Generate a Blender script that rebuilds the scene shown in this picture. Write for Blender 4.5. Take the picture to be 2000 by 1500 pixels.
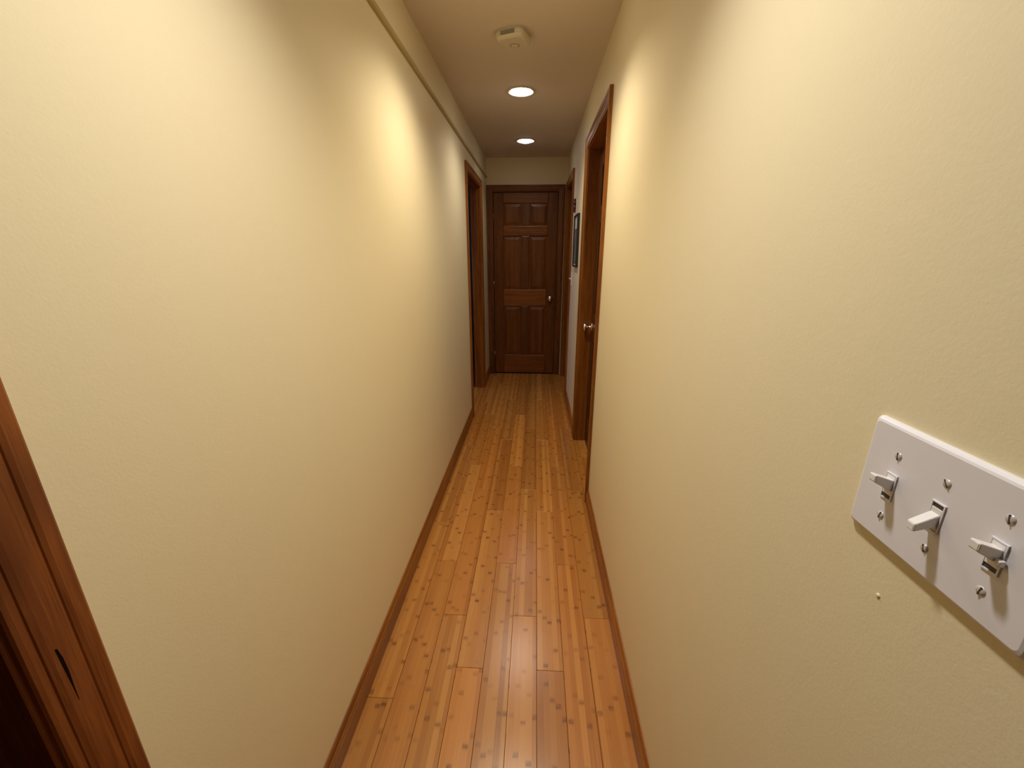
import bpy, bmesh, math, random
from mathutils import Vector, Matrix
from bpy import data as D

for o in list(D.objects):
    D.objects.remove(o, do_unlink=True)
S = bpy.context.scene
C = S.collection
random.seed(7)
PI = math.pi

# ------------------------------------------------------------------ camera, world, lights, exposure
CAM_H = 1.4162
XL, XR, H, YE = -0.549, 0.332, 2.3775, 4.909      # corridor: left wall, right wall, ceiling height, end wall
YB = -1.45                                        # wall behind the viewer
XC = -0.1085                                      # centre line of the corridor
WT = 0.108
WTL = 0.092                                        # wall thickness

cam_d = D.cameras.new('camera')
cam_d.sensor_width = 36.0
cam_d.lens = 36.0 * 812.9 / 2000.0
cam_d.clip_start = 0.01
cam = D.objects.new('camera', cam_d)
cam.location = (0, 0, CAM_H)
cam.rotation_euler = (PI / 2 - 0.3053, 0.0, 0.0545)
C.objects.link(cam)
S.camera = cam

w = D.worlds.new('world')
S.world = w
w.use_nodes = True
w.node_tree.nodes['Background'].inputs[0].default_value = (0.9, 0.8, 0.65, 1)
w.node_tree.nodes['Background'].inputs[1].default_value = 0.02

S.view_settings.view_transform = 'Standard'
S.view_settings.look = 'None'
S.view_settings.exposure = 0.0
S.view_settings.gamma = 1.0
S.view_settings.use_curve_mapping = False

# recessed lamps: y along the corridor, watts, colour of the bulb, width of its beam
LAMPS = [(0.63, 12.6, (1.0, 0.965, 0.93), 118), (1.83, 12.8, (1.0, 0.88, 0.69), 136), (3.03, 6.2, (1.0, 0.91, 0.81), 146), (4.23, 2.1, (1.0, 0.91, 0.82), 146)]
SPOT_BLEND = 1.0
BULB_STRENGTH = 16.0
WINDOW_STRENGTH = 3.5


# ------------------------------------------------------------------ node helpers
def new_mat(name):
    m = D.materials.new(name)
    m.use_nodes = True
    nt = m.node_tree
    return m, nt, nt.nodes['Principled BSDF']


def nd(nt, kind, **kw):
    n = nt.nodes.new(kind)
    for k, v in kw.items():
        setattr(n, k, v)
    return n


def mth(nt, op, a, b=None, c=None, clamp=False):
    n = nt.nodes.new('ShaderNodeMath')
    n.operation = op
    n.use_clamp = clamp
    for i, v in enumerate((a, b, c)):
        if v is None:
            continue
        if isinstance(v, (int, float)):
            n.inputs[i].default_value = v
        else:
            nt.links.new(v, n.inputs[i])
    return n.outputs[0]


def mixc(nt, fac, a, b, blend='MIX'):
    n = nt.nodes.new('ShaderNodeMix')
    n.data_type = 'RGBA'
    n.blend_type = blend
    for i, v in ((0, fac), (6, a), (7, b)):
        if isinstance(v, (int, float)):
            n.inputs[i].default_value = v
        elif isinstance(v, tuple):
            n.inputs[i].default_value = v if len(v) == 4 else (*v, 1)
        else:
            nt.links.new(v, n.inputs[i])
    return n.outputs[2]


def noise(nt, vec, scale, detail=3, rough=0.5, dist=0.0):
    n = nt.nodes.new('ShaderNodeTexNoise')
    n.inputs['Scale'].default_value = scale
    n.inputs['Detail'].default_value = detail
    n.inputs['Roughness'].default_value = rough
    n.inputs['Distortion'].default_value = dist
    nt.links.new(vec, n.inputs['Vector'])
    return n.outputs[0]


def mapping(nt, vec, scale=(1, 1, 1), loc=(0, 0, 0)):
    n = nt.nodes.new('ShaderNodeMapping')
    n.inputs['Scale'].default_value = scale
    n.inputs['Location'].default_value = loc
    nt.links.new(vec, n.inputs['Vector'])
    return n.outputs[0]


def bump(nt, height, bsdf, strength=0.2, dist=0.002):
    n = nt.nodes.new('ShaderNodeBump')
    n.inputs['Strength'].default_value = strength
    n.inputs['Distance'].default_value = dist
    nt.links.new(height, n.inputs['Height'])
    nt.links.new(n.outputs[0], bsdf.inputs['Normal'])


def smooth(nt, v, lo, hi):
    n = nt.nodes.new('ShaderNodeMapRange')
    n.interpolation_type = 'SMOOTHSTEP'
    n.inputs[1].default_value = lo
    n.inputs[2].default_value = hi
    nt.links.new(v, n.inputs[0])
    return n.outputs[0]


def mat_paint(name, col, rough=0.5, grain=230, strength=0.17, spec=0.35):
    m, nt, b = new_mat(name)
    pos = nd(nt, 'ShaderNodeNewGeometry').outputs['Position']
    n1 = noise(nt, pos, 1.6, 3)
    c = mixc(nt, mth(nt, 'MULTIPLY', n1, 0.5), tuple(x * 0.965 for x in col), tuple(min(1, x * 1.02) for x in col))
    nt.links.new(c, b.inputs['Base Color'])
    b.inputs['Roughness'].default_value = rough
    b.inputs['Specular IOR Level'].default_value = spec
    n2 = noise(nt, pos, grain, 4, 0.6)
    n3 = noise(nt, pos, 30, 2)
    bump(nt, mth(nt, 'ADD', n2, mth(nt, 'MULTIPLY', n3, 1.2)), b, strength, 0.0012)
    return m


def mat_wood(name, dark, mid, light, axis='Z', rough=0.32, knots=False, grain=1.0, spec=0.4):
    """stained wood, the grain running along one axis of the object"""
    m, nt, b = new_mat(name)
    tc = nd(nt, 'ShaderNodeTexCoord').outputs['Object']
    oi = nd(nt, 'ShaderNodeObjectInfo')
    off = nt.nodes.new('ShaderNodeVectorMath')
    off.operation = 'ADD'
    comb = nd(nt, 'ShaderNodeCombineXYZ')
    r10 = mth(nt, 'MULTIPLY', oi.outputs['Random'], 13.0)
    for i in range(3):
        nt.links.new(r10, comb.inputs[i])
    nt.links.new(tc, off.inputs[0])
    nt.links.new(comb.outputs[0], off.inputs[1])
    v = off.outputs[0]
    sc = {'X': (0.06, 1, 1), 'Y': (1, 0.06, 1), 'Z': (1, 1, 0.06)}[axis]
    v1 = mapping(nt, v, sc)
    broad = noise(nt, v1, 22 * grain, 3, 0.55, 0.6)
    fine = noise(nt, v1, 160 * grain, 4, 0.65, 0.3)
    sc2 = {'X': (0.02, 1, 1), 'Y': (1, 0.02, 1), 'Z': (1, 1, 0.02)}[axis]
    pores = noise(nt, mapping(nt, v, sc2), 420 * grain, 2, 0.5)
    c = mixc(nt, smooth(nt, broad, 0.33, 0.68), (*dark, 1), (*mid, 1))
    c = mixc(nt, mth(nt, 'MULTIPLY', smooth(nt, fine, 0.45, 0.75), 0.65), c, (*light, 1))
    c = mixc(nt, mth(nt, 'MULTIPLY', smooth(nt, pores, 0.56, 0.70), 0.45), c, tuple(x * 0.55 for x in dark) + (1,))
    if knots:
        k = noise(nt, mapping(nt, v, tuple(1 if s == 1 else 0.42 for s in sc), (0.3, 0.1, 0.7)), 9, 1.5, 0.4, 0.3)
        c = mixc(nt, mth(nt, 'MULTIPLY', smooth(nt, k, 0.50, 0.70), 0.85), c, tuple(x * 0.6 for x in dark) + (1,))
    tone = mth(nt, 'ADD', mth(nt, 'MULTIPLY', oi.outputs['Random'], 0.3), 0.85)
    vm = nt.nodes.new('ShaderNodeVectorMath')
    vm.operation = 'SCALE'
    nt.links.new(c, vm.inputs[0])
    nt.links.new(tone, vm.inputs['Scale'])
    nt.links.new(vm.outputs[0], b.inputs['Base Color'])
    b.inputs['Roughness'].default_value = rough
    b.inputs['Specular IOR Level'].default_value = spec
    bump(nt, mth(nt, 'ADD', mth(nt, 'MULTIPLY', pores, -0.6), fine), b, 0.10, 0.0006)
    return m


def mat_bamboo(name):
    """narrow carbonised bamboo strips with node marks, tone per plank from the object colour"""
    m, nt, b = new_mat(name)
    pos = nd(nt, 'ShaderNodeNewGeometry').outputs['Position']
    oi = nd(nt, 'ShaderNodeObjectInfo')
    sep = nd(nt, 'ShaderNodeSeparateXYZ')
    nt.links.new(pos, sep.inputs[0])
    X, Y = sep.outputs[0], sep.outputs[1]
    rnd = oi.outputs['Random']
    # strips 15.9 mm wide, six to a plank
    sx = mth(nt, 'DIVIDE', mth(nt, 'ADD', X, 5.0 - 0.027 + 0.0159 * 0), 0.0191)
    sid = mth(nt, 'FLOOR', sx)
    key = nd(nt, 'ShaderNodeCombineXYZ')
    nt.links.new(sid, key.inputs[0])
    nt.links.new(mth(nt, 'MULTIPLY', rnd, 91.7), key.inputs[1])
    wn = nd(nt, 'ShaderNodeTexWhiteNoise', noise_dimensions='2D')
    nt.links.new(key.outputs[0], wn.inputs['Vector'])
    w1 = wn.outputs['Value']
    wsep = nd(nt, 'ShaderNodeSeparateColor')
    nt.links.new(wn.outputs['Color'], wsep.inputs[0])
    # node marks along the strip
    wob = noise(nt, mapping(nt, pos, (60, 6, 1)), 1.0, 2)
    period = mth(nt, 'ADD', mth(nt, 'MULTIPLY', wsep.outputs[1], 0.09), 0.15)
    yy = mth(nt, 'ADD', mth(nt, 'ADD', Y, mth(nt, 'MULTIPLY', w1, 3.7)), mth(nt, 'MULTIPLY', wob, 0.008))
    ph = mth(nt, 'FRACT', mth(nt, 'DIVIDE', yy, period))
    d = mth(nt, 'MULTIPLY', mth(nt, 'ABSOLUTE', mth(nt, 'SUBTRACT', ph, 0.5)), period)   # metres from the node
    core = mth(nt, 'SUBTRACT', 1.0, smooth(nt, d, 0.0030, 0.0095))
    halo = mth(nt, 'SUBTRACT', 1.0, smooth(nt, d, 0.004, 0.016))
    # how strong each node is, and where across the strip
    nkey = nd(nt, 'ShaderNodeCombineXYZ')
    nt.links.new(sid, nkey.inputs[0])
    nt.links.new(mth(nt, 'FLOOR', mth(nt, 'DIVIDE', yy, period)), nkey.inputs[1])
    nt.links.new(mth(nt, 'MULTIPLY', rnd, 57.0), nkey.inputs[2])
    wn2 = nd(nt, 'ShaderNodeTexWhiteNoise', noise_dimensions='3D')
    nt.links.new(nkey.outputs[0], wn2.inputs['Vector'])
    strength = mth(nt, 'POWER', wn2.outputs['Value'], 1.0)
    fx = mth(nt, 'FRACT', sx)
    edge = mth(nt, 'MULTIPLY', smooth(nt, fx, 0.0, 0.10), mth(nt, 'SUBTRACT', 1.0, smooth(nt, fx, 0.90, 1.0)))
    patch = smooth(nt, noise(nt, mapping(nt, pos, (38, 130, 1)), 1.0, 2), 0.35, 0.62)
    mark = mth(nt, 'MULTIPLY', mth(nt, 'MULTIPLY', core, edge), mth(nt, 'MULTIPLY', strength, mth(nt, 'ADD', mth(nt, 'MULTIPLY', patch, 0.65), 0.35)))
    mark2 = mth(nt, 'MULTIPLY', mth(nt, 'MULTIPLY', halo, edge), mth(nt, 'MULTIPLY', strength, 0.35))
    # long fibre grain
    fib = noise(nt, mapping(nt, pos, (900, 9, 1)), 1.0, 3, 0.6)
    fib2 = noise(nt, mapping(nt, pos, (260, 3, 1)), 1.0, 2, 0.5)
    lite, base, deep = (0.53, 0.245, 0.058), (0.42, 0.165, 0.030), (0.29, 0.096, 0.015)
    c = mixc(nt, smooth(nt, w1, 0.0, 0.62), (*deep, 1), (*base, 1))
    c = mixc(nt, smooth(nt, w1, 0.55, 1.0), c, (*lite, 1))
    c = mixc(nt, 0.42, c, (*base, 1))
    c = mixc(nt, mth(nt, 'MULTIPLY', smooth(nt, fib, 0.48, 0.72), 0.30), c, (*deep, 1))
    c = mixc(nt, mth(nt, 'MULTIPLY', smooth(nt, fib2, 0.50, 0.75), 0.35), c, (*lite, 1))
    c = mixc(nt, mth(nt, 'MULTIPLY', mark2, 0.9), c, (0.20, 0.066, 0.010, 1))
    c = mixc(nt, mth(nt, 'MULTIPLY', mark, 0.95), c, (0.145, 0.046, 0.008, 1))
    c = mixc(nt, 1.0, c, oi.outputs['Color'], 'MULTIPLY')
    nt.links.new(c, b.inputs['Base Color'])
    b.inputs['Roughness'].default_value = 0.26
    b.inputs['Specular IOR Level'].default_value = 0.5
    und = noise(nt, mapping(nt, pos, (18, 5, 1)), 1.0, 2)
    bump(nt, mth(nt, 'ADD', mth(nt, 'MULTIPLY', fib, 0.25), und), b, 0.10, 0.0012)
    return m


def mat_plain(name, col, rough=0.4, metal=0.0, spec=0.5, speck=0.06):
    m, nt, b = new_mat(name)
    tc = nd(nt, 'ShaderNodeTexCoord').outputs['Object']
    n = noise(nt, tc, 60, 3)
    c = mixc(nt, n, tuple(x * (1 - speck) for x in col), tuple(min(1.0, x * (1 + speck)) for x in col))
    nt.links.new(c, b.inputs['Base Color'])
    b.inputs['Roughness'].default_value = rough
    b.inputs['Metallic'].default_value = metal
    b.inputs['Specular IOR Level'].default_value = spec
    return m


def mat_emit(name, col, strength):
    m, nt, b = new_mat(name)
    b.inputs['Base Color'].default_value = (0.8, 0.8, 0.8, 1)
    b.inputs['Emission Color'].default_value = (*col, 1)
    b.inputs['Emission Strength'].default_value = strength
    return m


M = {}
M['wall'] = mat_paint('cream_yellow_wall_paint', (0.80, 0.705, 0.465))
M['ceiling'] = mat_paint('off_white_ceiling_paint', (0.74, 0.645, 0.555), 0.8, 180, 0.15, 0.2)
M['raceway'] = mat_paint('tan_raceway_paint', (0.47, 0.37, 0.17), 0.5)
M['room'] = mat_paint('side_room_paint', (0.05, 0.04, 0.032), 0.7)  # near-black: the darkness of the unlit room is put into the wall colour
TD, TM, TL_ = (0.18, 0.052, 0.007), (0.285, 0.098, 0.014), (0.36, 0.138, 0.024)
M['trim_z'] = mat_wood('stained_trim_upright', TD, TM, TL_, 'Z')
M['trim_y'] = mat_wood('stained_trim_lengthwise', TD, TM, TL_, 'Y')
M['trim_x'] = mat_wood('stained_trim_crosswise', TD, TM, TL_, 'X')
M['knotty'] = mat_wood('knotty_stained_trim', (0.15, 0.036, 0.007), (0.26, 0.075, 0.015), (0.32, 0.105, 0.022), 'Z', 0.36, knots=True)
DD, DM, DL = (0.12, 0.034, 0.006), (0.20, 0.063, 0.0115), (0.26, 0.092, 0.018)
M['door_z'] = mat_wood('stained_oak_upright', DD, DM, DL, 'Z', 0.34, grain=1.3)
M['door_x'] = mat_wood('stained_oak_crosswise', tuple(1.38 * v for v in DD), tuple(1.38 * v for v in DM), tuple(1.38 * v for v in DL), 'X', 0.34, grain=1.3)  # rails lightened: light caught by the crosswise grain is put into the colour
M['door_y'] = mat_wood('stained_oak_lengthwise', tuple(1.38 * v for v in DD), tuple(1.38 * v for v in DM), tuple(1.38 * v for v in DL), 'Y', 0.34, grain=1.3)  # same lightened oak, caught light held in the colour
M['stile'] = mat_wood('stained_oak_stile', tuple(.8 * v for v in DD), tuple(.78 * v for v in DM), tuple(.8 * v for v in DL), 'Z', 0.34, grain=1.3)
M['side_z'] = mat_wood('dark_side_door_upright', (0.05, 0.013, 0.0025), (0.085, 0.023, 0.004), (0.11, 0.032, 0.006), 'Z', 0.36, grain=1.3)
M['side_x'] = mat_wood('dark_side_door_crosswise', (0.05, 0.013, 0.0025), (0.085, 0.023, 0.004), (0.11, 0.032, 0.006), 'X', 0.36, grain=1.3)
M['trim_dz'] = mat_wood('dark_stained_trim_upright', tuple(.8 * v for v in DD), tuple(.95 * v for v in DM), DL, 'Z')
M['trim_dx'] = mat_wood('dark_stained_trim_crosswise', tuple(.8 * v for v in DD), tuple(.95 * v for v in DM), DL, 'X')
M['bamboo'] = mat_bamboo('carbonised_bamboo')
M['subfloor'] = mat_plain('dark_subfloor', (0.035, 0.014, 0.006), 0.8)
M['plate'] = mat_plain('white_plastic', (0.76, 0.745, 0.78), 0.30, speck=0.02)
M['toggle'] = mat_plain('ivory_white_plastic', (0.80, 0.78, 0.76), 0.28, speck=0.02)
M['slot'] = mat_plain('dark_slot', (0.06, 0.05, 0.045), 0.6)  # dark colour of flat pieces stands in for shade inside switch and screw slots
M['screw'] = mat_plain('painted_screw_head', (0.60, 0.57, 0.54), 0.35, 0.2)
M['nickel'] = mat_plain('satin_nickel', (0.78, 0.66, 0.58), 0.18, 1.0)
M['brass'] = mat_plain('dull_brass', (0.35, 0.20, 0.07), 0.35, 1.0)
M['detector'] = mat_plain('aged_white_plastic', (0.70, 0.64, 0.50), 0.45, speck=0.03)
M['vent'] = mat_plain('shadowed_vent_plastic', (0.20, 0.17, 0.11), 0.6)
M['white_metal'] = mat_plain('white_enamel', (0.68, 0.62, 0.54), 0.4)
M['can'] = mat_plain('dark_baffle', (0.22, 0.19, 0.16), 0.6)
M['bulb'] = mat_emit('lit_bulb_glass', (1.0, 0.93, 0.82), BULB_STRENGTH)
M['black'] = mat_plain('black_frame_paint', (0.012, 0.012, 0.013), 0.35)
M['mat'] = mat_plain('pale_mat_board', (0.62, 0.58, 0.50), 0.7)
M['dark_wood'] = mat_plain('dark_red_wood', (0.10, 0.025, 0.012), 0.45)
M['pane'] = mat_emit('dusk_window_pane', (0.45, 0.48, 1.0), WINDOW_STRENGTH)
M['crack'] = mat_plain('open_wood_split', (0.010, 0.003, 0.0015), 0.95, spec=0.05)


def mat_photo(name):
    m, nt, b = new_mat(name)
    tc = nd(nt, 'ShaderNodeTexCoord').outputs['Object']
    n1 = noise(nt, tc, 14, 4, 0.6)
    n2 = noise(nt, tc, 60, 3)
    f = smooth(nt, mth(nt, 'ADD', n1, mth(nt, 'MULTIPLY', n2, 0.25)), 0.45, 0.85)
    nt.links.new(mixc(nt, f, (0.10, 0.098, 0.095, 1), (0.30, 0.29, 0.275, 1)), b.inputs['Base Color'])
    b.inputs['Roughness'].default_value = 0.25
    return m


M['photo'] = mat_photo('grey_print')


# ------------------------------------------------------------------ mesh helpers
def link(name, bm, mat, parent=None, smooth_=False, loc=None):
    me = D.meshes.new(name)
    bmesh.ops.recalc_face_normals(bm, faces=bm.faces)
    bm.to_mesh(me)
    bm.free()
    if smooth_:
        for p in me.polygons:
            p.use_smooth = True
    me.materials.append(M[mat] if isinstance(mat, str) else mat)
    o = D.objects.new(name, me)
    C.objects.link(o)
    if loc is not None:
        o.location = loc
    if parent is not None:
        o.parent = parent
    return o


def empty(name, loc=(0, 0, 0)):
    o = D.objects.new(name, None)
    o.empty_display_size = 0.1
    o.location = loc
    C.objects.link(o)
    return o


def tag(o, label, cat, group=None, kind=None):
    o['label'] = label
    o['category'] = cat
    if group:
        o['group'] = group
    if kind:
        o['kind'] = kind
    return o


def box_bm(x0, x1, y0, y1, z0, z1, bev=0.0, seg=2):
    bm = bmesh.new()
    bmesh.ops.create_cube(bm, size=1)
    for v in bm.verts:
        v.co = Vector((x0 + (v.co.x + .5) * (x1 - x0), y0 + (v.co.y + .5) * (y1 - y0), z0 + (v.co.z + .5) * (z1 - z0)))
    if bev:
        bmesh.ops.bevel(bm, geom=list(bm.edges), offset=bev, segments=seg, profile=0.5, affect='EDGES')
    return bm


def sweep_bm(profile, fa, fb):
    """closed profile swept straight from placement fa to placement fb (mitred ends where they slope)"""
    bm = bmesh.new()
    A = [bm.verts.new(fa(*p)) for p in profile]
    B = [bm.verts.new(fb(*p)) for p in profile]
    n = len(profile)
    for i in range(n):
        j = (i + 1) % n
        bm.faces.new((A[i], A[j], B[j], B[i]))
    bm.faces.new(A)
    bm.faces.new(list(reversed(B)))
    return bm


def prism_yz(outline, x0, x1):
    return sweep_bm(outline, lambda y, z: (x0, y, z), lambda y, z: (x1, y, z))


def prism_xz(outline, y0, y1):
    return sweep_bm(outline, lambda x, z: (x, y0, z), lambda x, z: (x, y1, z))


def lathe_bm(profile, n=32, axis='Z', closed=False):
    """profile of (radius, height) turned round an axis"""
    bm = bmesh.new()
    rings = []
    for r, h in profile:
        ring = []
        if r < 1e-6:
            ring = [bm.verts.new((0, 0, h))]
        else:
            for k in range(n):
                a = 2 * PI * k / n
                ring.append(bm.verts.new((r * math.cos(a), r * math.sin(a), h)))
        rings.append(ring)
    pairs = list(zip(rings[:-1], rings[1:]))
    if closed:
        pairs.append((rings[-1], rings[0]))
    for a, b in pairs:
        for k in range(n):
            k2 = (k + 1) % n
            if len(a) == 1 and len(b) == 1:
                continue
            if len(a) == 1:
                bm.faces.new((a[0], b[k], b[k2]))
            elif len(b) == 1:
                bm.faces.new((a[k], a[k2], b[0]))
            else:
                bm.faces.new((a[k], a[k2], b[k2], b[k]))
    if axis == 'X':
        bmesh.ops.rotate(bm, verts=bm.verts, matrix=Matrix.Rotation(PI / 2, 3, 'Y'))
    elif axis == '-X':
        bmesh.ops.rotate(bm, verts=bm.verts, matrix=Matrix.Rotation(-PI / 2, 3, 'Y'))
    elif axis == '-Y':
        bmesh.ops.rotate(bm, verts=bm.verts, matrix=Matrix.Rotation(PI / 2, 3, 'X'))
    return bm


def struct(name, bm, mat, label, cat, parent=None):
    o = link(name, bm, mat, parent)
    if parent is None:
        tag(o, label, cat, kind='structure')
    return o


# ------------------------------------------------------------------ openings
# name: wall side, y0, y1 (clear opening between jamb faces), z top of the clear opening
NEAR_L = (-0.50, 0.300, 2.03)
FAR_L = (3.545, 4.345, 2.012)
MID_R = (2.240, 3.035, 2.055)
FAR_R = (4.135, 4.835, 2.055)
JT = 0.018                                        # jamb board thickness
CW = 0.066                                        # casing width

# ------------------------------------------------------------------ shell
def notch(openings, y0, y1, ztop):
    pts = [(y0, -0.012)]
    for a, b, zt in openings:
        a, b, zt = a - JT, b + JT, zt + JT
        pts += [(a, -0.012), (a, zt), (b, zt), (b, -0.012)]
    pts += [(y1, -0.012), (y1, ztop), (y0, ztop)]
    return pts


wall_l = struct('wall_left', prism_yz(notch([NEAR_L, FAR_L], YB - .1, YE + .1, H + .05), XL - WTL, XL), 'wall',
                'cream yellow corridor wall with a thin raceway under the ceiling', 'wall')
wall_r = struct('wall_right', prism_yz(notch([MID_R, FAR_R], YB - .1, YE + .1, H + .05), XR, XR + WT), 'wall',
                'cream yellow corridor wall carrying the triple switch plate', 'wall')
EX0, EX1, EZ = -0.479, 0.239, 2.049               # clear opening of the end doorway
wall_e = struct('wall_end', prism_xz([(XL, -.012), (EX0 - JT, -.012), (EX0 - JT, EZ + JT), (EX1 + JT, EZ + JT), (EX1 + JT, -.012),
                                      (XR, -.012), (XR, H + .05), (XL, H + .05)], YE, YE + .1), 'wall',
                'short cream wall closing the corridor above the six-panel door', 'wall')
wall_b = struct('wall_back', box_bm(XL, XR, YB - .1, YB, -.012, H + .05), 'wall', 'plain cream wall closing the corridor behind the viewer', 'wall')

# paint blob under the switch plate
bmb = bmesh.new()
bmesh.ops.create_uvsphere(bmb, u_segments=12, v_segments=8, radius=0.0024)
bmesh.ops.scale(bmb, vec=(0.6, 1, 1), verts=bmb.verts)
link('paint_bump', bmb, 'wall', wall_r, True, (XR, 0.337, 1.104))


def ceiling_bm():
    bm = bmesh.new()
    x0, x1, y0, y1 = XL - WTL, XR + WT, YB - .1, YE + .1
    vs = [bm.verts.new(p) for p in ((x0, y0, H), (x1, y0, H), (x1, y1, H), (x0, y1, H))]
    es = [bm.edges.new((vs[i], vs[(i + 1) % 4])) for i in range(4)]
    for y, _, _, _ in LAMPS:
        ring = [bm.verts.new((XC + 0.074 * math.cos(2 * PI * k / 40), y + 0.074 * math.sin(2 * PI * k / 40), H)) for k in range(40)]
        es += [bm.edges.new((ring[i], ring[(i + 1) % 40])) for i in range(40)]
    bmesh.ops.triangle_fill(bm, use_beauty=True, use_dissolve=False, edges=es)
    # drop whatever was filled inside a lamp hole
    bad = [f for f in bm.faces if any((f.calc_center_median() - Vector((XC, y, H))).length < 0.070 for y, _, _, _ in LAMPS)]
    bmesh.ops.delete(bm, geom=bad, context='FACES_ONLY')
    r = bmesh.ops.extrude_face_region(bm, geom=list(bm.faces))
    for g in r['geom']:
        if isinstance(g, bmesh.types.BMVert):
            g.co.z += 0.05
    return bm


ceil = struct('ceiling', ceiling_bm(), 'ceiling', 'plain off-white corridor ceiling with recessed lights', 'ceiling')

# floor: dark subfloor and one object per bamboo plank
floor = struct('floor', box_bm(-2.9, 1.0, YB - .1, YE + 1.2, -0.06, -0.0125), 'subfloor', 'glossy caramel bamboo plank floor running the length of the corridor', 'floor')


def plank_bm(x0, x1, y0, y1, z=0.0):
    g, c = 0.0005, 0.0008
    x0 += g; x1 -= g; y0 += g; y1 -= g
    bm = bmesh.new()
    lo = [bm.verts.new(p) for p in ((x0, y0, -.012), (x1, y0, -.012), (x1, y1, -.012), (x0, y1, -.012))]
    mi = [bm.verts.new(p) for p in ((x0, y0, z - c), (x1, y0, z - c), (x1, y1, z - c), (x0, y1, z - c))]
    hi = [bm.verts.new(p) for p in ((x0 + c, y0 + c, z), (x1 - c, y0 + c, z), (x1 - c, y1 - c, z), (x0 + c, y1 - c, z))]
    for a, b in ((lo, mi), (mi, hi)):
        for i in range(4):
            j = (i + 1) % 4
            bm.faces.new((a[i], a[j], b[j], b[i]))
    bm.faces.new(hi)
    bm.faces.new(list(reversed(lo)))
    return bm


TONE = {(0, -1): 1.0, (0, 0): .93, (0, 1): 1.02, (3, 0): 1.10, (4, 0): .92, (4, 1): 1.0, (5, 0): 1.08, (5, 1): 1.0, (6, 0): .84, (6, 1): 1.05,
        (7, 0): 1.04, (8, 0): 1.0, (2, 0): 1.0, (1, 0): 1.03, (4, 2): 1.14, (4, 3): .82, (3, 1): 1.0, (5, 2): .86, (6, 2): 1.1}
STEP = 0.955
FIRST = [0.985, 1.64, 1.33, 1.106, 1.637, 1.339, 1.11, 1.64, 1.343]     # first end joint in front of the viewer, per row


def lay(k, ya, yb, first):
    x0 = 0.027 + 0.0955 * (k - 6) + (0.009 if k == 9 else 0)
    n0 = -4
    for n in range(n0, 7):
        a, b = first + STEP * (n - 1), first + STEP * n
        a, b = max(a, ya), min(b, yb)
        if b - a < 0.03:
            continue
        t = TONE.get((k, n), random.uniform(0.86, 1.10))
        o = link('plank', plank_bm(x0, x0 + (0.1045 if k == 8 and a < 5 else 0.0955), a, b, random.uniform(-0.00025, 0.0)), 'bamboo', floor)
        warm = random.uniform(-0.04, 0.04)
        o.color = (t * (1 + warm * .3), t * (1 - warm), t * (1 - 1.6 * warm), 1)


for k in range(9):
    lay(k, YB, YE + 0.02, FIRST[k])
lay(9, MID_R[0] - JT, MID_R[1] + JT, 2.75)
lay(9, FAR_R[0] - JT, FAR_R[1] + JT, 4.5)
lay(-1, NEAR_L[0] - JT, NEAR_L[1] + JT, -0.1)
for k in (-1, -2, -3, -4):
    lay(k, FAR_L[0] - JT, FAR_L[1] + JT, 3.9 - 0.3 * k)

# the dim room seen through the far left doorway
RX = XL - WTL
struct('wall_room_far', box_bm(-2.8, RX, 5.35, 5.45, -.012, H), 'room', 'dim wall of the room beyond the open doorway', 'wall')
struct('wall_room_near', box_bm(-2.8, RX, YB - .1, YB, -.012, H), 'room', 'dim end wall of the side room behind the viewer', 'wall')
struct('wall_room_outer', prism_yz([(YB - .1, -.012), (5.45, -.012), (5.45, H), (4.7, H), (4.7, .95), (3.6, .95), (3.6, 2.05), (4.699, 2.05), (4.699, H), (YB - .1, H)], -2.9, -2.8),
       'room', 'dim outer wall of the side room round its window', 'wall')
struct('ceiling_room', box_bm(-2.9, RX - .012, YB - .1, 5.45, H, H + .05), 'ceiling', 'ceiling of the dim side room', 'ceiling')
win = empty('window_1', (-2.85, 4.15, .95))
tag(win, 'dusky blue window of the side room', 'window', kind='structure')
link('pane', box_bm(-.005, .005, -.50, .50, .05, 1.05), 'pane', win)
fr = [(-.55, .95 - .95), (.55, 0), (.55, 1.10), (-.55, 1.10)]
link('sill_rail', box_bm(-.03, .04, -.55, .55, 0, .05, .003), 'trim_y', win)
link('head_rail', box_bm(-.03, .04, -.55, .55, 1.05, 1.10, .003), 'trim_y', win)
link('side_rail', box_bm(-.03, .04, -.55, -.50, .05, 1.05, .003), 'trim_z', win)
link('side_rail', box_bm(-.03, .04, .50, .55, .05, 1.05, .003), 'trim_z', win)

# ------------------------------------------------------------------ trim: casings, jambs, stops
CASING = [(0, 0), (0, .006), (.002, .009), (.006, .0105), (.0115, .0110), (.0130, .0100), (.0142, .0118), (.020, .0138), (.044, .0152), (.0452, .0142), (.0466, .0160), (.051, .0180), (.063, .0180), (.0655, .0165), (.066, .0150), (.066, 0)]
trim_n = [0]


def trim_root(label):
    trim_n[0] += 1
    o = empty('trim_%d' % trim_n[0])
    tag(o, label, 'trim', kind='structure')
    return o


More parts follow.
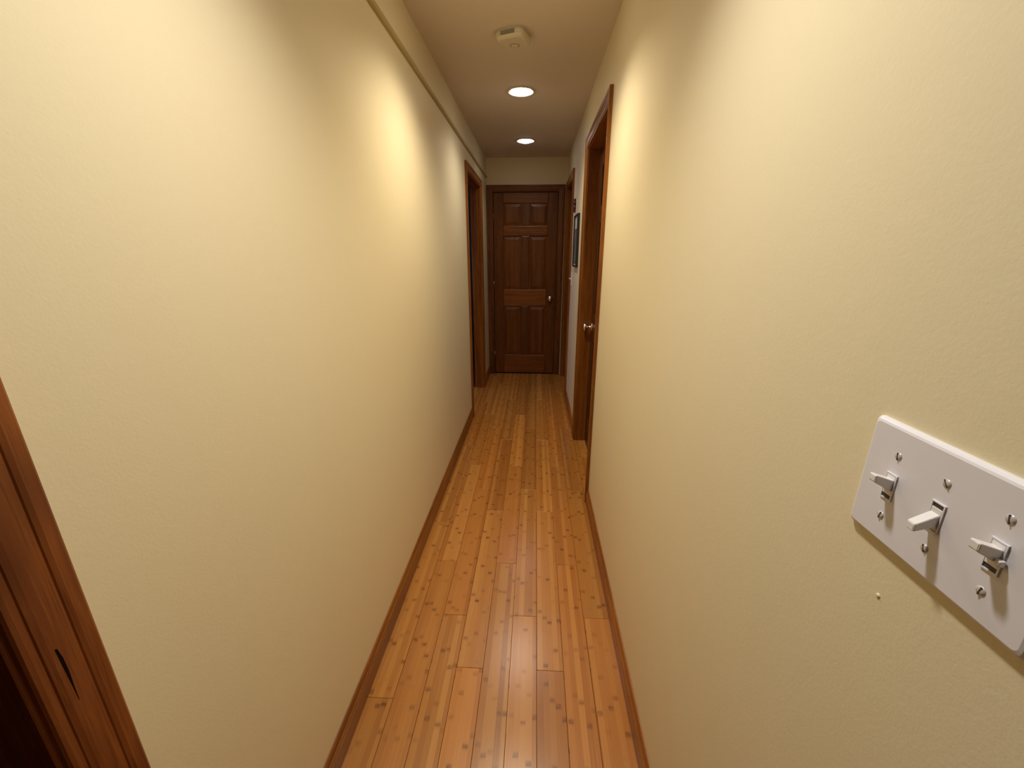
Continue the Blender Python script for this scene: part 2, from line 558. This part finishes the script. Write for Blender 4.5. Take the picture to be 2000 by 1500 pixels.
def side_casing(op, xw, sgn, label, mz='trim_z', stop_x=None):
    """door trim on a side wall; sgn points from the wall into the corridor"""
    y0, y1, zt = op
    t = trim_root(label)
    rv = 0.005
    a, b, zc = y0 - rv, y1 + rv, zt + rv
    parts = {}
    parts['near'] = link('casing', sweep_bm(CASING, lambda u, d: (xw + sgn * d, a - u, 0.0005), lambda u, d: (xw + sgn * d, a - u, zc + u)), mz, t)
    parts['far'] = link('casing', sweep_bm(CASING, lambda u, d: (xw + sgn * d, b + u, 0.0005), lambda u, d: (xw + sgn * d, b + u, zc + u)), mz, t)
    link('casing', sweep_bm(CASING, lambda u, d: (xw + sgn * d, a - u, zc + u), lambda u, d: (xw + sgn * d, b + u, zc + u)), 'trim_y', t)
    xo = xw - sgn * (WTL if sgn > 0 else WT)
    xa, xb = min(xw, xo), max(xw, xo)
    link('jamb', box_bm(xa, xb, y0 - JT + .0005, y0, 0.0005, zt, .0015, 1), mz, t)
    link('jamb', box_bm(xa, xb, y1, y1 + JT - .0005, 0.0005, zt, .0015, 1), mz, t)
    link('jamb', box_bm(xa, xb, y0 - JT + .0005, y1 + JT - .0005, zt, zt + JT - .0005, .0015, 1), 'trim_y', t)
    if stop_x is not None:
        s0, s1 = stop_x
        link('stop', box_bm(s0, s1, y0, y0 + .010, 0.001, zt - .010, .002, 1), mz, t)
        link('stop', box_bm(s0, s1, y1 - .010, y1, 0.001, zt - .010, .002, 1), mz, t)
        link('stop', box_bm(s0, s1, y0, y1, zt - .010, zt, .002, 1), 'trim_y', t)
    return t, parts


tr_nl, parts_nl = side_casing(NEAR_L, XL, 1, 'knotty stained casing of the doorway close to the viewer', 'knotty')
tr_fl, _ = side_casing(FAR_L, XL, 1, 'brown stained casing and jamb of the open doorway', stop_x=(XL - .056, XL - .03))
tr_mr, _ = side_casing(MID_R, XR, -1, 'orange-brown casing and deep jamb around the side door with the silver knob')
tr_fr, _ = side_casing(FAR_R, XR, -1, 'brown casing of the dark doorway beside the end door', stop_x=(XR + .042, XR + .0735))

# a split in the near casing's face
sp = bmesh.new()
pts = [(.0012, 0), (.0016, .020), (.0026, .045), (.0022, .066), (.0004, .080), (-.0012, .081), (-.0006, .060), (.0002, .034)]
loA = [sp.verts.new((XL + .0125, .3305 + a, .908 + b)) for a, b in pts]
hiA = [sp.verts.new((XL + .01475, .3305 + a, .908 + b)) for a, b in pts]
sp.faces.new(hiA)
sp.faces.new(list(reversed(loA)))
for i in range(len(pts)):
    j = (i + 1) % len(pts)
    sp.faces.new((loA[i], loA[j], hiA[j], hiA[i]))
link('split', sp, 'crack', parts_nl['near'])

# casing of the end doorway
t = trim_root('brown stained casing around the closed six-panel end door')
ECAS = [(u * 1.0, d) for u, d in CASING]
a, b, zc = EX0 + .004, EX1 - .004, EZ - .002
a, b = EX0 + .001, EX1 - .001
link('casing', sweep_bm(CASING, lambda u, d: (a - u, YE - d, 0.0005), lambda u, d: (a - u, YE - d, zc + u)), 'trim_dz', t)
link('casing', sweep_bm(CASING, lambda u, d: (b + u, YE - d, 0.0005), lambda u, d: (b + u, YE - d, zc + u)), 'trim_dz', t)
link('casing', sweep_bm(CASING, lambda u, d: (a - u, YE - d, zc + u), lambda u, d: (b + u, YE - d, zc + u)), 'trim_dx', t)
link('jamb', box_bm(EX0 - JT + .0005, EX0, YE, YE + .1, 0.0005, EZ), 'trim_dz', t)
link('jamb', box_bm(EX1, EX1 + JT - .0005, YE, YE + .1, 0.0005, EZ), 'trim_dz', t)
link('jamb', box_bm(EX0 - JT + .0005, EX1 + JT - .0005, YE, YE + .1, EZ, EZ + JT - .0005), 'trim_dx', t)

# baseboards
BB = [(0, 0), (.0130, 0), (.0130, .0585), (.0115, .0610), (.0080, .0625), (.0080, .0645), (.0118, .0675), (.0118, .0720), (.0085, .0745), (.0075, .0770), (.0082, .0800), (.0070, .0880), (.0040, .0930), (0, .0935)]


def baseboard(name, xw, sgn, y0, y1, label):
    o = link(name, sweep_bm(BB, lambda d, z: (xw + sgn * d, y0, z + .0004), lambda d, z: (xw + sgn * d, y1, z + .0004)), 'trim_y')
    tag(o, label, 'baseboard', kind='structure')


baseboard('baseboard_left', XL, 1, NEAR_L[1] + .0715, FAR_L[0] - .0715, 'long dark brown baseboard between the two doorways')
baseboard('baseboard_left_far', XL, 1, FAR_L[1] + .0715, YE, 'short brown baseboard stub by the end door')
baseboard('baseboard_left_back', XL, 1, YB, NEAR_L[0] - .0715, 'short brown baseboard behind the viewer')
baseboard('baseboard_right', XR, -1, YB, MID_R[0] - .0715, 'long orange-brown baseboard under the switch plate wall')
baseboard('baseboard_right_far', XR, -1, MID_R[1] + .0715, FAR_R[0] - .0715, 'brown baseboard under the framed picture')

# raceway under the ceiling, in a darker tan than the wall
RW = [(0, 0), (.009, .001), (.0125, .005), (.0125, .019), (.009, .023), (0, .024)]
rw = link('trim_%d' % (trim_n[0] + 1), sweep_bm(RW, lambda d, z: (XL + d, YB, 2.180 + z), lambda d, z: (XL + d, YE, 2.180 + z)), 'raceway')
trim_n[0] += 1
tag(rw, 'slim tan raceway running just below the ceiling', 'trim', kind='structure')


# ------------------------------------------------------------------ doors
def raised_panel_bm(w_, h_, th):
    """raised panel centred on x, standing on z = 0, face to -y"""
    bm = bmesh.new()
    def rect(ins, y):
        return [bm.verts.new(p) for p in ((-w_ / 2 + ins, y, ins), (w_ / 2 - ins, y, ins), (w_ / 2 - ins, y, h_ - ins), (-w_ / 2 + ins, y, h_ - ins))]
    loops = [rect(0, th / 2), rect(0, -th * .12), rect(.010, -th * .12), rect(.036, -th * .40), rect(.038, -th * .44)]
    for p, q in zip(loops[:-1], loops[1:]):
        for i in range(4):
            j = (i + 1) % 4
            bm.faces.new((p[i], p[j], q[j], q[i]))
    bm.faces.new(loops[-1])
    bm.faces.new(list(reversed(loops[0])))
    return bm


def knob_set(root, x, y, z):
    k = link('door_knob', lathe_bm([(0, 0), (.030, 0), (.031, .003), (.028, .007), (.014, .010), (.011, .014), (.0105, .030), (.014, .034),
                                    (.022, .038), (.0265, .046), (.0265, .053), (.022, .060), (.012, .0635), (0, .064)], 28, '-Y'), 'nickel', root, True, (x, y, z))
    k['label'] = 'silver round knob'
    return k


def six_panel(name, w_, label, z0=.012, h_=2.031, hinge=-1, knob=True, knob_z=.905, mx='door_x', ms='stile', mp='door_z'):
    """door slab with its face to -y, x from 0 to w_, its own origin at the left bottom corner of the face"""
    r = empty(name)
    tag(r, label, 'door', kind='structure')
    T = .035
    st = .108
    mu = .092
    pw = (w_ - 2 * st - mu) / 2
    rails = [(0, .222), (.808, 1.000), (1.583, 1.690), (1.920, h_)]
    bev = .0065
    link('stile', box_bm(0, st, 0, T, 0, h_, bev), ms, r)
    link('stile', box_bm(w_ - st, w_, 0, T, 0, h_, bev), ms, r)
    for a_, b_ in rails:
        link('rail', box_bm(st, w_ - st, 0.0004, T - .0004, a_, b_, bev), mx, r)
    for (a0, a1), (b0, b1) in zip(rails[:-1], rails[1:]):
        link('muntin', box_bm(st + pw, st + pw + mu, 0.0004, T - .0004, a1, b0, bev), ms, r)
        for xx in (st, st + pw + mu):
            link('panel', raised_panel_bm(pw + .004, b0 - a1 + .004, .024), mp, r, False, (xx + pw / 2, T / 2 + .001, a1 - .002))
    if knob:
        kx = .062 if hinge > 0 else w_ - .062
        knob_set(r, kx, 0, knob_z - z0)
    for hz in (.22, 1.05, 1.78):
        hb = bmesh.new()
        bmesh.ops.create_cone(hb, cap_ends=True, segments=12, radius1=.006, radius2=.006, depth=.089)
        link('hinge', hb, 'brass', r, True, (-.001 if hinge < 0 else w_ + .001, -.004, hz))
    r.location.z = z0
    return r


d1 = six_panel('door_1', .710, 'dark stained oak six-panel door closing the end of the corridor', hinge=-1)
d1.location.x, d1.location.y = EX0 + .004, YE + .016
# side doors: faces turned to -x
def side_door(name, op, xf, label, knob_far=True, **kw):
    wd = op[1] - op[0] - .006
    # rotated -90 deg: local +x runs to -y of the corridor, local -y (face) looks to -x
    r = six_panel(name, wd, label, h_=op[2] - .015, hinge=(1 if knob_far else -1), mx='side_x', ms='side_z', mp='side_z', **kw)
    r.rotation_euler.z = -PI / 2
    r.location.x = xf
    r.location.y = op[1] - .003
    return r


d2 = side_door('door_2', MID_R, XR + .0745, 'stained wood side door, closed deep in its jamb, with a silver knob', knob_z=.912)
d3 = side_door('door_3', FAR_R, XR + .0745, 'dark closed door beside the end door', knob=False)  # dark door put in where the opening is an unlit room


# ------------------------------------------------------------------ recessed lights
def lamp(y, watts, col, deg, label):
    r = empty('recessed_light', (XC, y, H))
    tag(r, label, 'light', 'recessed ceiling lights')
    link('trim_ring', lathe_bm([(.0735, -.0002), (.0735, -.003), (.079, -.0045), (.089, -.0035), (.092, -.0002)], 48, closed=True), 'white_metal', r, True)
    link('can', lathe_bm([(.0733, 0), (.0733, .115), (.020, .12), (0, .12), (0, .121), (.0745, .121), (.0745, .05), (.0738, .0)], 40), 'can', r, True)
    link('bulb', lathe_bm([(0, -.020), (.020, -.0185), (.038, -.014), (.052, -.006), (.060, .004), (.062, .014), (.058, .026), (.045, .050), (.028, .080), (.018, .095), (.018, .118), (0, .118)], 40), 'bulb', r, True)
    ld = D.lights.new('lamp_light', 'SPOT')
    ld.energy = watts * 4
    ld.color = col
    ld.spot_size = math.radians(deg)
    ld.spot_blend = SPOT_BLEND
    ld.shadow_soft_size = .045
    lo = D.objects.new('lamp_light', ld)
    lo.location = (0, 0, -.075)
    lo.parent = r
    C.objects.link(lo)
    return r


LAMP_LABEL = ['lit recessed light overhead, out of the picture above the switch plate', 'lit recessed light overhead between the smoke detector and the viewer',
              'lit recessed ceiling light next beyond the smoke detector', 'lit recessed ceiling light nearest the end door']
for i, (y, wt, col, deg) in enumerate(LAMPS):
    lamp(y, wt, col, deg, LAMP_LABEL[i])

# ------------------------------------------------------------------ smoke detector
det = empty('smoke_detector', (-.120, 2.305, H))
tag(det, 'off-white rounded square smoke detector on the ceiling', 'smoke detector')


def rsq(s, r, z, n=6):
    out = []
    for cx_, cy_, a0 in ((1, 1, 0), (-1, 1, 90), (-1, -1, 180), (1, -1, 270)):
        for k in range(n + 1):
            an = math.radians(a0 + 90 * k / n)
            out.append((cx_ * (s - r) + r * math.cos(an), cy_ * (s - r) + r * math.sin(an), z))
    return out


def loft_bm(loops):
    bm = bmesh.new()
    L = [[bm.verts.new(p) for p in lp] for lp in loops]
    n = len(L[0])
    for p, q in zip(L[:-1], L[1:]):
        for i in range(n):
            j = (i + 1) % n
            bm.faces.new((p[i], p[j], q[j], q[i]))
    bm.faces.new(L[0])
    bm.faces.new(list(reversed(L[-1])))
    return bm


ROT = math.radians(-20)
b_ = loft_bm([rsq(.062, .024, 0), rsq(.062, .024, -.008)])
bmesh.ops.rotate(b_, verts=b_.verts, matrix=Matrix.Rotation(ROT, 3, 'Z'))
link('mounting_base', b_, 'detector', det)
b_ = loft_bm([rsq(.066, .026, -.008), rsq(.068, .028, -.014), rsq(.067, .028, -.028), rsq(.062, .026, -.036), rsq(.054, .022, -.040)])
bmesh.ops.rotate(b_, verts=b_.verts, matrix=Matrix.Rotation(ROT, 3, 'Z'))
cv = link('cover', b_, 'detector', det)
for k in range(5):
    vb = box_bm(-.034, .034, -.0685, -.0655, -.0135 - .0032 * k, -.0118 - .0032 * k)
    bmesh.ops.rotate(vb, verts=vb.verts, matrix=Matrix.Rotation(ROT, 3, 'Z'))
    link('vent_slot', vb, 'vent', cv)
bt = lathe_bm([(0, -.0425), (.016, -.0425), (.0185, -.0415), (.019, -.039), (0, -.039)], 28)
bmesh.ops.translate(bt, verts=bt.verts, vec=(.006, .018, 0))
link('test_button', bt, 'detector', det)
rg = lathe_bm([(.0195, -.0398), (.0195, -.0406), (.0222, -.0406), (.0222, -.0398)], 28, closed=True)
bmesh.ops.translate(rg, verts=rg.verts, vec=(.006, .018, 0))
link('button_groove', rg, 'vent', det)

# ------------------------------------------------------------------ switches on the right wall (faces look to -x)
def plate_bm(hw, hh, th, cr=.004):
    """wall plate in the yz plane, its back at x = 0, its face to -x"""
    def rr(ins, x, r):
        out = []
        for sy, sz, a0 in ((1, 1, 0), (-1, 1, 90), (-1, -1, 180), (1, -1, 270)):
            for k in range(5):
                an = math.radians(a0 + 90 * k / 4)
                out.append((x, sy * (hw - ins - r) + r * math.cos(an), sz * (hh - ins - r) + r * math.sin(an)))
        return out
    return loft_bm([rr(0, 0, cr), rr(0, -th * .35, cr), rr(.0008, -th * .62, cr), rr(.0022, -th * .86, cr), rr(.0042, -th, cr)])


def frame_bm(hy, hz, t_, d):
    """small rectangular rim in the yz plane"""
    bm = bmesh.new()
    def rc(y, z, x):
        return [bm.verts.new((x, a_, b2)) for a_, b2 in ((-y, -z), (y, -z), (y, z), (-y, z))]
    L = [rc(hy, hz, 0), rc(hy, hz, -d), rc(hy - t_, hz - t_, -d), rc(hy - t_, hz - t_, 0)]
    for p, q in zip(L, L[1:] + L[:1]):
        for i in range(4):
            j = (i + 1) % 4
            bm.faces.new((p[i], p[j], q[j], q[i]))
    return bm


def toggle_bm(up):
    """tapered lever: root at the plate, tip out along -x and up or down"""
    s = 1 if up else -1
    bm = bmesh.new()
    def sec(x, z, hy, hz):
        return [bm.verts.new((x, a_, z + b2)) for a_, b2 in ((-hy, -hz), (hy, -hz), (hy, hz), (-hy, hz))]
    L = [sec(.002, -.0005 * s, .0040, .0060), sec(-.003, .0010 * s, .0040, .0052), sec(-.0105, .0044 * s, .0039, .0043), sec(-.0165, .0070 * s, .0037, .0036), sec(-.0172, .0072 * s, .0031, .0029)]
    for p, q in zip(L[:-1], L[1:]):
        for i in range(4):
            j = (i + 1) % 4
            bm.faces.new((p[i], p[j], q[j], q[i]))
    bm.faces.new(L[0])
    bm.faces.new(list(reversed(L[-1])))
    bmesh.ops.bevel(bm, geom=list(bm.edges), offset=.0004, segments=2, affect='EDGES')
    return bm


def switch_plate(name, y, z, gangs, label, group=None):
    hw = .0349 + .023 * (len(gangs) - 1)
    r = empty(name, (XR, y, z))
    tag(r, label, 'light switch', group)
    th = .0062
    link('cover_plate', plate_bm(hw, .0572, th), 'plate', r, False)
    n = len(gangs)
    for i, up in enumerate(gangs):
        gy = .046 * ((n - 1) / 2 - i)
        f = link('toggle_frame', frame_bm(.0058, .0128, .0011, .0012), 'plate', r, False, (-th, gy, 0))
        link('recess', box_bm(-th - .0004, -th + .0002, gy - .0050, gy + .0050, -.0120, .0120), 'slot', r)
        tg = link('toggle', toggle_bm(up), 'toggle', r, False, (-th - .0002, gy, .0018 * (1 if up else -1)))
        bk = box_bm(-th - .0011, -th - .0002, gy - .0046, gy + .0046, -.0112 if not up else -.0078, .0078 if not up else .0112, .0003, 1)
        link('toggle_base', bk, 'toggle', r)
        for sz in (.0302, -.0302):
            s_ = link('screw', lathe_bm([(0, .0013), (.0016, .0012), (.0029, .0008), (.0036, 0), (.0036, -.0005), (0, -.0005)], 20, '-X'), 'screw', r, True, (-th, gy, sz))
            sb = box_bm(-.00145, -.0005, -.0033, .0033, -.00045, .00045)
            bmesh.ops.rotate(sb, verts=sb.verts, matrix=Matrix.Rotation(math.radians(random.choice((70, 55, 80, 100))), 3, 'X'))
            link('screw_slot', sb, 'slot', s_)
    return r


sw = switch_plate('light_switch', .3065, 1.2130, [True, False, True], 'white triple toggle switch plate with middle lever down')
link('slider_nub', box_bm(-.0115, -.0068, -.0540, -.0500, -.0035, .0015, .0008), 'toggle', sw)
switch_plate('light_switch', 3.97, 1.185, [True], 'small single white switch plate below the framed picture')

# ------------------------------------------------------------------ picture and ornament on the right wall
pic = empty('framed_picture', (XR, 3.575, 1.506))
tag(pic, 'grey picture in a thin black frame on the wall past the side door', 'picture')
PW, PH = .150, .200
FP = [(0, 0), (0, .016), (.002, .020), (.010, .020), (.013, .016), (.014, .008), (.014, 0)]     # u from outer edge inwards, depth
for nm, pa, pb in (('frame_side', (1, 1), (1, -1)), ('frame_side', (-1, -1), (-1, 1)), ('frame_rail', (-1, 1), (1, 1)), ('frame_rail', (1, -1), (-1, -1))):
    link(nm, sweep_bm(FP, lambda u, d, p=pa: (-d - .0005, p[0] * (PW - u), p[1] * (PH - u)), lambda u, d, p=pb: (-d - .0005, p[0] * (PW - u), p[1] * (PH - u))), 'black', pic)
link('mat_board', box_bm(-.0095, -.003, -PW + .013, PW - .013, -PH + .013, PH - .013), 'mat', pic)
link('print', box_bm(-.0105, -.0093, -PW + .030, PW - .030, -PH + .022, PH - .105), 'photo', pic)

orn = []
ob = bmesh.new()
outl = []
for k in range(48):
    a_ = k / 48
    zz = .056 * math.cos(2 * PI * a_)
    yy = math.sin(2 * PI * a_) * (.034 + .010 * math.cos(2 * PI * 3 * (zz + .056) / .112))
    outl.append((yy, zz))
A_ = [ob.verts.new((-.0005, y_, z_)) for y_, z_ in outl]
B_ = [ob.verts.new((-.013, y_, z_)) for y_, z_ in outl]
C_ = [ob.verts.new((-.017, y_ * .82, z_ * .9)) for y_, z_ in outl]
for p, q in ((A_, B_), (B_, C_)):
    for i in range(48):
        j = (i + 1) % 48
        ob.faces.new((p[i], p[j], q[j], q[i]))
ob.faces.new(A_)
ob.faces.new(list(reversed(C_)))
o = link('wall_ornament', ob, 'dark_wood', None, False, (XR, 3.86, 1.80))
tag(o, 'small dark red wooden ornament with a wavy outline above the framed picture', 'ornament')
